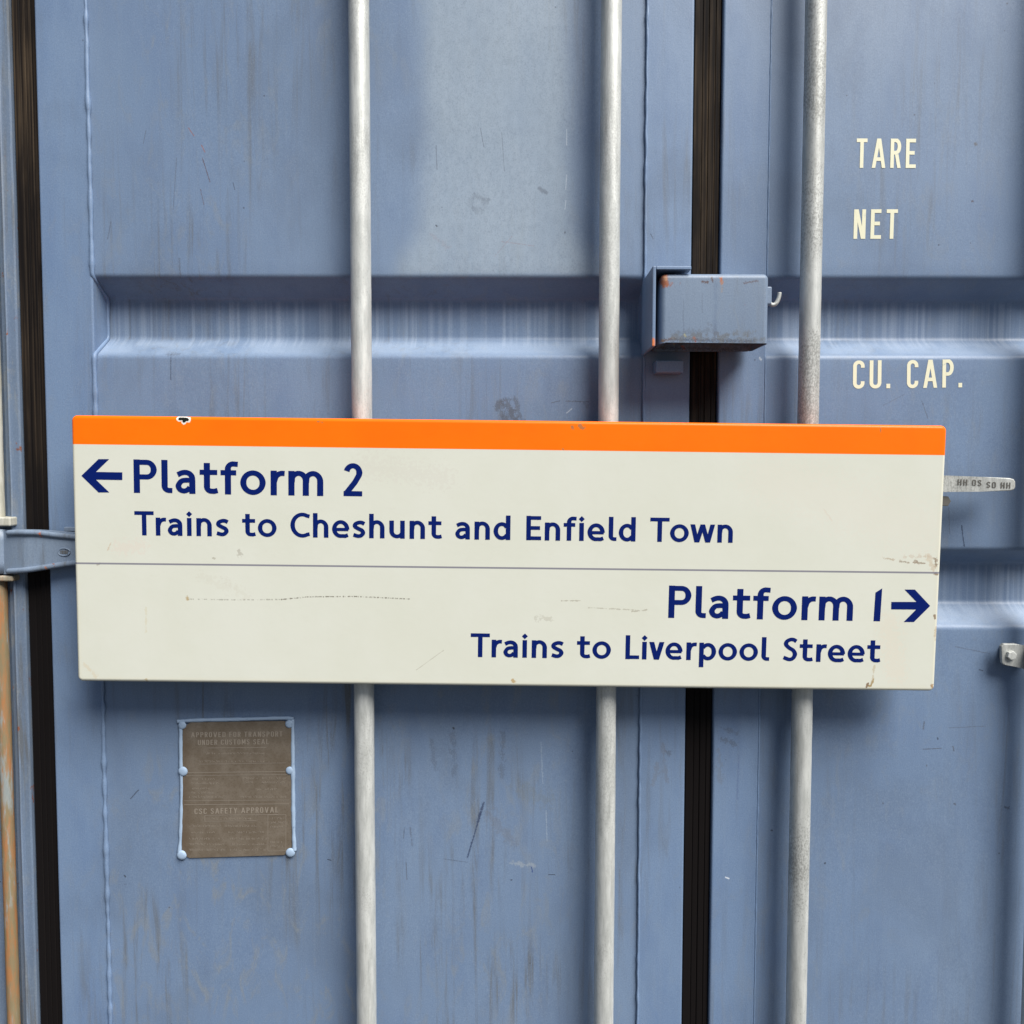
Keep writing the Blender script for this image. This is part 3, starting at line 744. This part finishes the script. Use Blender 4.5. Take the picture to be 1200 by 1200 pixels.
# ------------------------------------------------------------------ hinge at the left
hgy = -.020
hbp = []
top = [(4, 622.5), (14, 620.5), (45, 621), (70, 623), (120, 627)]
bot_ = [(120, 657), (85, 662.5), (45, 669), (14, 672.5), (4, 673)]
def curved_blade(top, bot, y_of, thick, name, mat, parent):
    V, Fc = [], []; n = 24
    def interp(l, x):
        for (a, b), (c, d) in zip(l, l[1:]):
            if a <= x <= c: return b + (d - b) * (x - a) / (c - a)
        return l[-1][1]
    bt = sorted(bot); xs = [top[0][0] + (top[-1][0] - top[0][0]) * k / n for k in range(n + 1)]
    for x in xs:
        y = y_of(x); a = P(x, interp(top, x), y); b = P(x, interp(bt, x), y)
        V += [a, b, b + Vector((0, thick, 0)), a + Vector((0, thick, 0))]
    for k in range(n):
        i, j = 4 * k, 4 * k + 4
        Fc += [(i, i + 1, j + 1, j), (i + 1, i + 2, j + 2, j + 1), (i + 2, i + 3, j + 3, j + 2), (i + 3, i, j, j + 3)]
    Fc += [(3, 2, 1, 0), (4 * n, 4 * n + 1, 4 * n + 2, 4 * n + 3)]
    bm = bmesh.new(); vv = [bm.verts.new(v) for v in V]
    for f in Fc: bm.faces.new([vv[q] for q in f])
    return from_bm(name, bm, mat, parent, False)
y_of = lambda x: -.014 - .014 * max(0.0, min(1.0, (x - 6) / 24)) ** .7 + .006 * max(0, (x - 60) / 60)
hinge = curved_blade(top, bot_, y_of, .010, 'hinge', M_hinge, cont)
for line in ([(9, 624.5), (25, 624.2), (45, 624.6), (70, 627.5), (120, 632)], [(9, 669.5), (25, 668.5), (45, 666), (70, 662), (120, 655)]):
    pts = smooth(line, 8)
    tube('hinge_rib', [P(a, b, y_of(a) - .0015) for a, b in pts], .0048, M_hinge, hinge, 10, 0, .8)
bc = P(1, 647, -.004)
tube('hinge_barrel', [(bc.x, bc.y, Z(673.5, -.02)), (bc.x, bc.y, Z(660, -.02)), (bc.x, bc.y, Z(635, -.02)), (bc.x, bc.y, Z(621.5, -.02))], .016, M_hinge, hinge, 24)
em = [P(75 + 7 * math.cos(R(a)), 647 + 4.4 * math.sin(R(a)), y_of(75) - .0004) for a in range(0, 361, 15)]
tube('emblem_ring', em, .0011, M_hinge, hinge, 6)
ev, ef = [], []
for k, dx in enumerate((-3.6, -1.8, 0, 1.8, 3.6)):
    a = P(75 + dx - .6, 649, y_of(75) - .0006); b = P(75 + dx + .6, 645, y_of(75) - .0006); n0 = len(ev)
    ev += [(a.x, a.y, a.z), (b.x, a.y, a.z), (b.x, a.y, b.z), (a.x, a.y, b.z)]; ef.append((n0, n0 + 1, n0 + 2, n0 + 3))
mesh('emblem_relief', ev, ef, M_hstamp, hinge)
# hinge pin with its lugs
pin_x = X(-1.5, -.004)
for za, zb in ((.14, Z(682)), (Z(616), 2.56)):
    n = 60
    tube('hinge_pin', [(pin_x - .002, -.002, za + (zb - za) * k / n) for k in range(n + 1)], .0105, M_pin, hinge, 18, .03)
bevel_box('hinge_lug', (X(-14, -.01), -.020, Z(617.5, -.015)), (X(13.5, -.015), .02, Z(607, -.015)), M_pin, hinge, .0025)
bevel_box('hinge_lug', (X(-14, -.01), -.020, Z(682, -.015)), (X(14.5, -.015), .02, Z(675.5, -.015)), M_pin, hinge, .0025)
bevel_box('hinge_tab', (X(74, -.012), -.012, Z(624, -.012)), (X(110, -.012), -.004, Z(618.5, -.012)), M_hinge, hinge, .0015)

# ------------------------------------------------------------------ data plate on the left door
py_ = -.0035
a, b, c_, d = P(214, 847, py_), P(341.5, 845, py_), P(341.5, 1002, py_), P(213, 1006, py_)
def chamfer(q, k=.014):
    out = []
    for i in range(4):
        p, pr, nx = q[i], q[i - 1], q[(i + 1) % 4]
        p0 = p + (pr - p).normalized() * k; p1 = p + (nx - p).normalized() * k
        for t in range(5):
            t /= 4; m_ = p0 * (1 - t) ** 2 + (p * .45 + (p0 + p1) * .275) * 2 * t * (1 - t) + p1 * t * t
            out.append((m_.x, m_.z))
    return out
dp = prism('data_plate', chamfer([a, b, c_, d])[::-1], py_, -.0008, M_plate, cont, .0004, 1)
def paint_edge(pts, r):
    path = [P(x, y, -.002) for x, y in smooth(pts, 10)]
    rr_ = [r * (1 + .35 * mnoise.noise(Vector((p.x * 60, 2, p.z * 60)))) for p in path]
    tube('paint_edge', path, lambda i: rr_[i], M_caulk, dp, 7, .08, .8)
paint_edge([(208, 845.5), (230, 844), (280, 843), (330, 841.5), (344, 842)], .0034)
paint_edge([(212, 848), (212, 880), (213, 925), (212, 970), (210.5, 1000)], .0037)
paint_edge([(343, 843), (343.2, 880), (343.5, 930), (344, 970), (345, 997)], .0037)
def rivet(px, py, r):
    c0 = P(px, py, py_); V, Fc = [], []; n = 14; rings = ((1, 0), (.96, .35), (.75, .75), (.4, .95))
    for q, hgt in rings:
        for k in range(n):
            an = 2 * math.pi * k / n; w = r * q * (1 + .10 * mnoise.noise(Vector((px + math.cos(an), py + math.sin(an), 0))))
            V.append((c0.x + w * math.cos(an), c0.y - hgt * r * .38, c0.z + w * math.sin(an)))
    for i in range(3):
        for k in range(n): Fc.append((i * n + k, i * n + (k + 1) % n, (i + 1) * n + (k + 1) % n, (i + 1) * n + k))
    Fc.append(tuple(3 * n + k for k in range(n)))
    mesh('rivet', V, Fc, M_caulk, dp, True)
for q in ((213.5, 850, .0072), (339, 848.5, .0074), (214.5, 904, .0085), (339.5, 903, .0072), (213, 1002, .0088), (340.5, 999, .0085)): rivet(*q)
for t, pa, pb, ph, mt in (('APPROVED FOR TRANSPORT', (224, 864), (331, 863), 6.0, M_stamp), ('UNDER CUSTOMS SEAL', (232, 873), (315, 872), 6.0, M_stamp), ('CSC SAFETY APPROVAL', (228, 954), (326, 952), 6.5, M_stamp)):
    text_mesh('stamped_line', t, stencil, on_plane(pa, pb, (0, ph), py_, .0004), mt, dp, 1e-5)
def rule(segs, name, mt=None, w=.45):
    V, Fc = [], []
    for x0, y0, x1, y1 in segs:
        A, B = P(x0, y0, py_ - .0004), P(x1, y1, py_ - .0004); t = (B - A).normalized(); nn = Vector((-t.z, 0, t.x)) * (w / 667 / 2); k = len(V)
        V += [A + nn, A - nn, B - nn, B + nn]; Fc.append((k, k + 1, k + 2, k + 3))
    mesh(name, V, Fc, mt or M_stamp, dp)
rule([(243, 876.5, 312, 876)], 'stamped_rule', None, .6)
rule([(233, 895.5, 335, 894)], 'stamped_rule'); rule([(218, 905.5, 338, 904)], 'stamped_rule', None, .6); rule([(218, 909, 338, 907.5)], 'stamped_rule')
rule([(216, 938.5, 339, 937.5)], 'stamped_rule'); rule([(216, 943, 339, 942)], 'stamped_rule', None, .6)
rule([(240, 955.5, 326, 954.5), (240, 962.5, 300, 961.8), (240, 955.5, 240, 962.5)], 'stamped_frame')
rule([(314, 955, 335, 954.6), (335, 954.6, 335, 997), (314, 997.4, 335, 997), (314, 955, 314, 997.4)], 'stamped_frame')
rnd = random.Random(5)
def squiggle_row(x0, x1, y, hgt=2.6):
    """worn row of characters too small to read: short upright ticks and dashes"""
    segs = []; x = x0
    while x < x1:
        if rnd.random() < .14: x += 2.4; continue
        k = rnd.random()
        if k < .5: segs.append((x, y, x + rnd.uniform(-.2, .2), y - hgt * rnd.uniform(.6, 1)))
        else: segs.append((x, y - hgt * rnd.choice((.1, .5, .9)), x + rnd.uniform(.8, 1.4), y - hgt * rnd.choice((.1, .5, .9))))
        x += rnd.uniform(.9, 1.7)
    rule(segs, 'stamped_row', None, .42)
for r_ in ((240, 312, 884), (234, 318, 893.5), (226, 252, 914), (224, 256, 919), (225, 246, 925), (224, 252, 930), (285, 335, 913), (288, 334, 918), (296, 325, 926), (282, 336, 935), (222, 262, 935),
           (248, 294, 960.5), (222, 258, 969), (264, 300, 969), (224, 252, 976.5), (268, 312, 976.5), (222, 262, 984), (270, 312, 984), (222, 262, 990.5), (270, 312, 990.5), (222, 264, 997), (270, 311, 997), (317, 333, 960), (317, 333, 965), (317, 333, 970), (317, 330, 988), (317, 332, 993)):
    squiggle_row(*r_)

# ------------------------------------------------------------------ the sign
SY = -.090                                  # its face
PITCH, SZC = .016, Z(650, SY)                # it leans out a little at the top
def PS(px, py):
    d = CAM_ROT @ Vector(((px - IMG / 2) / F_PX, -(py - IMG / 2) / F_PX, -1.0)); tp = math.tan(PITCH)
    t = (SY - tp * (CAM.z - SZC) - CAM.y) / (d.y + tp * d.z)
    return CAM + d * t
cTL, cTR, cBR, cBL = PS(83, 485.5), PS(1109, 499.5), PS(1097, 809.5), PS(90, 799.5)
ex = (cTR - cTL) + (cBR - cBL)
ang = math.atan2(ex.z, ex.x)
SW = ((cTR - cTL).length + (cBR - cBL).length) / 2; SH = ((cTL - cBL).length + (cTR - cBR).length) / 2
ctr = (cTL + cTR + cBR + cBL) / 4
nrm = Vector((0, -math.cos(PITCH), -math.sin(PITCH)))
ex = Vector((math.cos(ang), 0, math.sin(ang))); ex = (ex - nrm * ex.dot(nrm)).normalized()
up = ex.cross(-nrm).normalized() if ex.cross(-nrm).z > 0 else -ex.cross(-nrm).normalized()
back = up.cross(ex).normalized()
base = ctr - up * (SH / 2)
SIGN_T = .0285                               # depth of the folded tray, back resting on the rods
sign = bpy.data.objects.new('station_sign', None)
link(sign, None, base); sign.rotation_euler = Matrix((ex, back, up)).transposed().to_euler()
sign['label'] = 'long cream enamel station sign with orange top band and navy lettering, fixed across the rods'
sign['category'] = 'sign'
def L(px, py):
    """pixel on the sign's face -> the sign's own (u, v)"""
    p = PS(px, py) - base
    return p.dot(ex), p.dot(up)
print('sign', SW, SH, math.degrees(ang))
def sign_enamel(clo, chi):
    s = NT('sign_enamel')
    obj = s.n.new('ShaderNodeTexCoord').outputs['Object']
    x, y, z = s.sep(obj)
    n1 = s.noise((6, 6, 6), 4, .6, vec=obj); n2 = s.noise((50, 50, 120), 5, .65, (1, 2, 3), vec=obj); fine = s.noise((300, 300, 300), 4, .7, vec=obj); rag = s.noise((160, 160, 160), 4, .65, vec=obj)
    c = s.mix(s.ramp(n1, .3, .7), (.655, .665, .575), (.680, .690, .610))
    c = s.mix(s.m('MULTIPLY', s.ramp(n2, .55, .8), .22), c, (.60, .585, .50))
    # grubby rim
    hw = SW / 2
    ed = s.m('MINIMUM', s.m('SUBTRACT', hw, s.m('ABSOLUTE', x)), z)
    rim = s.m('MULTIPLY', s.ramp(s.m('ADD', ed, s.m('MULTIPLY', n2, .012)), .018, .004), .35)
    c = s.mix(rim, c, (.66, .60, .42))
    sp = s.vor((60, 60, 60)); sv = s.m('MULTIPLY', s.ramp(sp[0], .05, .02), s.m('GREATER_THAN', s.sep(sp[1])[1], .93))
    c = s.mix(s.m('MULTIPLY', sv, .6), c, (.30, .25, .17))
    def mk(px0, py0, px1, py1, wpx, colr, stg, ragd=1.0, soft=.6, nz=None):
        nonlocal c
        if max(px0, px1) + wpx + 12 < clo or min(px0, px1) - wpx - 12 > chi: return
        m_ = s.mark(obj, L(px0, py0), L(px1, py1), wpx / 713, ragd, nz or rag, soft)
        c = s.mix(s.m('MULTIPLY', m_, stg), c, colr)
    DIRT, BRN = (.34, .31, .24), (.20, .12, .06)
    dash = s.ramp(s.noise((420, 3, 90), 2, .5, (3, 0, 0), vec=obj), .42, .56)
    for q in ((220, 702, 275, 703), (275, 703, 330, 702.5), (330, 702.5, 360, 699.5), (360, 699.5, 415, 699), (415, 699, 480, 702)):
        if q[2] + 12 < clo or q[0] - 12 > chi: continue
        m_ = s.mark(obj, L(q[0], q[1]), L(q[2], q[3]), 1.0 / 713, .8, rag, .6)
        c = s.mix(s.m('MULTIPLY', s.m('MULTIPLY', m_, dash), .75 if q[0] > 300 and q[0] < 420 else .45), c, (.12, .10, .07))
    mk(219, 701, 220, 702, 2.4, (.45, .33, .16), .8, 1.5)
    mk(658, 704, 680, 704, .8, DIRT, .6, 2); mk(690, 712, 745, 715, .8, DIRT, .5, 2.5); mk(740, 717, 758, 715, 1, DIRT, .6, 3); mk(520, 762, 488, 785, .6, DIRT, .45); mk(629, 724, 646, 726, 3, DIRT, .3, 3)
    mk(235, 675, 270, 690, 5, (.58, .56, .47), .22, 4); mk(265, 680, 290, 700, 4, (.58, .56, .47), .22, 4)
    mk(280, 646, 281, 650, 3.2, (.38, .36, .3), .55, 2.4); mk(249, 654, 252, 655, 1.2, DIRT, .6, 2); mk(130, 636, 126, 645, 1.2, (.55, .42, .3), .6, 2); mk(140, 642, 165, 640, 9, (.70, .60, .52), .35, 2.2)
    mk(114, 662, 117, 660, 1.4, DIRT, .7, 2); mk(171, 712, 171, 740, 1.2, (.55, .45, .22), .25, 3); mk(601, 797, 602, 799, 2.2, (.45, .30, .12), .8, 1.5); mk(171, 796, 172, 800, 1.6, (.45, .33, .15), .6, 2); mk(100, 780, 112, 792, 3, (.62, .52, .36), .4, 2.4)
    mk(1015, 805, 1017, 801, 1.6, BRN, .9, 1.6); mk(1020, 804, 1023, 797, 1.5, (.35, .24, .1), .9, 2); mk(1022, 797, 1025, 780, 1.4, (.5, .42, .28), .6, 2); mk(1092, 803, 1094, 806, 2, (.35, .2, .08), .8, 2)
    mk(1096, 655, 1097, 662, 2.6, BRN, .75, 2.2); mk(1087, 652, 1094, 666, 4, (.55, .45, .32), .6, 2.6); mk(1036, 654, 1047, 656, 1.3, (.4, .3, .2), .6, 3); mk(1055, 658, 1065, 659, 1.2, BRN, .6, 3); mk(1070, 659.5, 1085, 660, 1.2, BRN, .7, 3); mk(1060, 652, 1092, 652, 1.8, (.5, .4, .3), .5, 3.2); mk(1072, 657, 1075, 658, 1.6, BRN, .7, 2)
    mk(1096, 672, 1098, 673, 1.8, BRN, .8, 2); mk(1095, 721, 1095.5, 725, 1.5, BRN, .8, 1.6); mk(1097, 735, 1096, 750, 1.4, (.45, .33, .2), .6, 3); mk(965, 596, 975, 610, 1, (.6, .5, .4), .4, 2)
    mk(1040, 730, 1050, 790, 16, (.72, .63, .52), .3, 2); mk(900, 560, 1080, 620, 40, (.69, .665, .58), .4, 2); mk(430, 545, 520, 560, 14, (.62, .60, .53), .35, 3)
    # dividing rule
    ra, rb = L(86, 660), L(1100, 671.3)
    sl = (rb[1] - ra[1]) / (rb[0] - ra[0])
    lz = s.m('SUBTRACT', s.m('SUBTRACT', z, ra[1]), s.m('MULTIPLY', s.m('SUBTRACT', x, ra[0]), sl))
    rl = s.ramp(s.m('ABSOLUTE', lz), .0017, .0013)
    c = s.mix(s.m('MULTIPLY', rl, .9), c, (.20, .195, .24))
    # orange band
    oa, ob = L(84, 520.5), L(1108, 533.5); so = (ob[1] - oa[1]) / (ob[0] - oa[0])
    oz = s.m('SUBTRACT', s.m('SUBTRACT', z, oa[1]), s.m('MULTIPLY', s.m('SUBTRACT', x, oa[0]), so))
    om = s.ramp(oz, -.0003, .0003)
    oc = s.mix(s.ramp(n1, .3, .7), (.95, .158, .0008), (1.0, .178, .0008))
    oc = s.mix(s.m('MULTIPLY', s.ramp(n2, .62, .8), .2), oc, (.80, .16, .01))
    c = s.mix(om, c, oc)
    for q in ((670, 500, 672, 502, 1.5), (679, 499, 684, 502, 2.6), (1032, 501, 1032, 507, .9), (659, 526, 660, 526, 1.2), (372, 494, 378, 495, 1.0)):
        mk(q[0], q[1], q[2], q[3], q[4], (.30, .17, .08), .75, 2)
    # chip down to the black ground coat with a white halo of primer
    for pts, wd, colr in ((((210, 490.8, 220.5, 491.8), (215.5, 492, 215.5, 494.2)), 3.4, (.80, .77, .70)), (((211, 490.7, 219.5, 491.6), (215.5, 492, 215.6, 493.4)), 2.1, (.012, .014, .011))):
        for q in pts: mk(*q, wd, colr, 1.0, .45, .15)
    nb = s.bump(n1, .10, .004); nb = s.bump(s.noise((90, 90, 90), 3, .5, vec=obj), .06, .0012, nb)
    return s.finish(c, s.m('ADD', s.m('MULTIPLY', n2, .14), .30), .25, 0, nb)
S_CUTS = [205, 330, 600, 1010]
M_signs = [sign_enamel(a, b) for a, b in zip([-99] + S_CUTS, S_CUTS + [1300])]
M_sign = M_signs[0]
M_navy = flat_mat('navy_enamel', (.0022, .0125, .125), .42, .12)
# tray: rings of a rounded rectangle from the back rim over the rolled edge to the flat face
er = .0055; cr = .009
rings = [(0, SIGN_T), (0, SIGN_T * .5), (0, er)]
for k in range(1, 7):
    a = R(90 * k / 6); rings.append((er * (1 - math.cos(a)), er * (1 - math.sin(a))))
V, Fc = [], []; N = 0
for ins, y in rings:
    pts = rrect(-SW / 2 + ins, ins, SW / 2 - ins, SH - ins, max(cr - ins, .0015), 6)
    N = len(pts)
    for p in pts: V.append((p[0], y, p[1]))
for i in range(len(rings) - 1):
    for k in range(N): Fc.append((i * N + k, i * N + (k + 1) % N, (i + 1) * N + (k + 1) % N, (i + 1) * N + k))
last = (len(rings) - 1) * N
Fc.append(tuple(last + k for k in range(N)))
Fc.append(tuple(range(N))[::-1])
def local_part(name, V, Fc, mat, smooth=False):
    me = bpy.data.meshes.new(name); me.from_pydata(V, [], Fc); me.materials.append(mat)
    if smooth: me.polygons.foreach_set('use_smooth', [True] * len(me.polygons))
    me.update(); o = bpy.data.objects.new(name, me); col.objects.link(o); o.parent = sign
    ORG[o.name] = base
    # own origin, so that the enamel's pattern stays put on the sign
    return o
tray = local_part('panel', V, Fc, M_sign, True)
tray.location = (0, 0, 0)
tray.data.polygons[-2].use_smooth = False; tray.data.polygons[-1].use_smooth = False
bm = bmesh.new(); bm.from_mesh(tray.data)
for q in S_CUTS: bmesh.ops.bisect_plane(bm, geom=bm.verts[:] + bm.edges[:] + bm.faces[:], plane_co=(L(q, 650)[0], 0, 0), plane_no=(1, 0, 0))
for f in bm.faces: f.material_index = sum(f.calc_center_median().x > L(q, 650)[0] for q in S_CUTS)
bm.to_mesh(tray.data); bm.free()
for mt in M_signs[1:]: tray.data.materials.append(mt)
def sign_line(name, text, pa, pb, cap, font=humanist):
    A, B = L(*pa), L(*pb); dx, dz = B[0] - A[0], B[1] - A[1]; ln = math.hypot(dx, dz)
    ux, uz = dx / ln, dz / ln; ch = cap / 713.0
    sxx = ln / set_line(text, font)[1]; words = text.split(' ')
    for i, word in enumerate(words):
        pre = ' '.join(words[:i]) + (' ' if i else '')
        x0 = set_line(pre + word, font)[1] - set_line(word, font)[1]
        V, Fc = [], []
        for k, (v2, fs) in enumerate(set_line(word, font)[0]):
            b = len(V)
            for (u, v) in v2:
                u += x0
                V.append((A[0] + ux * u * sxx - uz * v * ch, -.00025 - (k % 6) * 3e-5, A[1] + uz * u * sxx + ux * v * ch))
            for f in fs: Fc.append(tuple(b + q for q in f))
        o = local_part(name, V, Fc, M_navy); o.location = (0, 0, 0)
        o['label'] = 'printed word %s in navy lettering' % word
sign_line('heading_word', 'Platform 2', (157, 577.5), (424.5, 582), 39)
sign_line('destination_word', 'Trains to Cheshunt and Enfield Town', (158, 627.2), (858.5, 636), 28.7)
sign_line('heading_word', 'Platform 1', (783, 724), (1032, 728), 38.5)
sign_line('destination_word', 'Trains to Liverpool Street', (551.5, 769.8), (1031, 776.5), 28.7)
def arrow(pts):
    V = []
    for a, b in pts:
        u, v = L(a, b); V.append((u, -.0003, v))
    o = local_part('arrow', V, [tuple(range(len(V)))], M_navy); o.location = (0, 0, 0)
arrow([(95.5, 557.5), (115.5, 538), (128, 538), (112.5, 553), (143.5, 553.5), (143.5, 562.5), (112.5, 562), (128.2, 577), (115.5, 577)])
arrow([(1090, 710), (1072, 690.8), (1060, 690.8), (1074, 705.3), (1044.5, 705.3), (1044.3, 714), (1073.5, 714.2), (1059, 728.8), (1071, 728.8)])
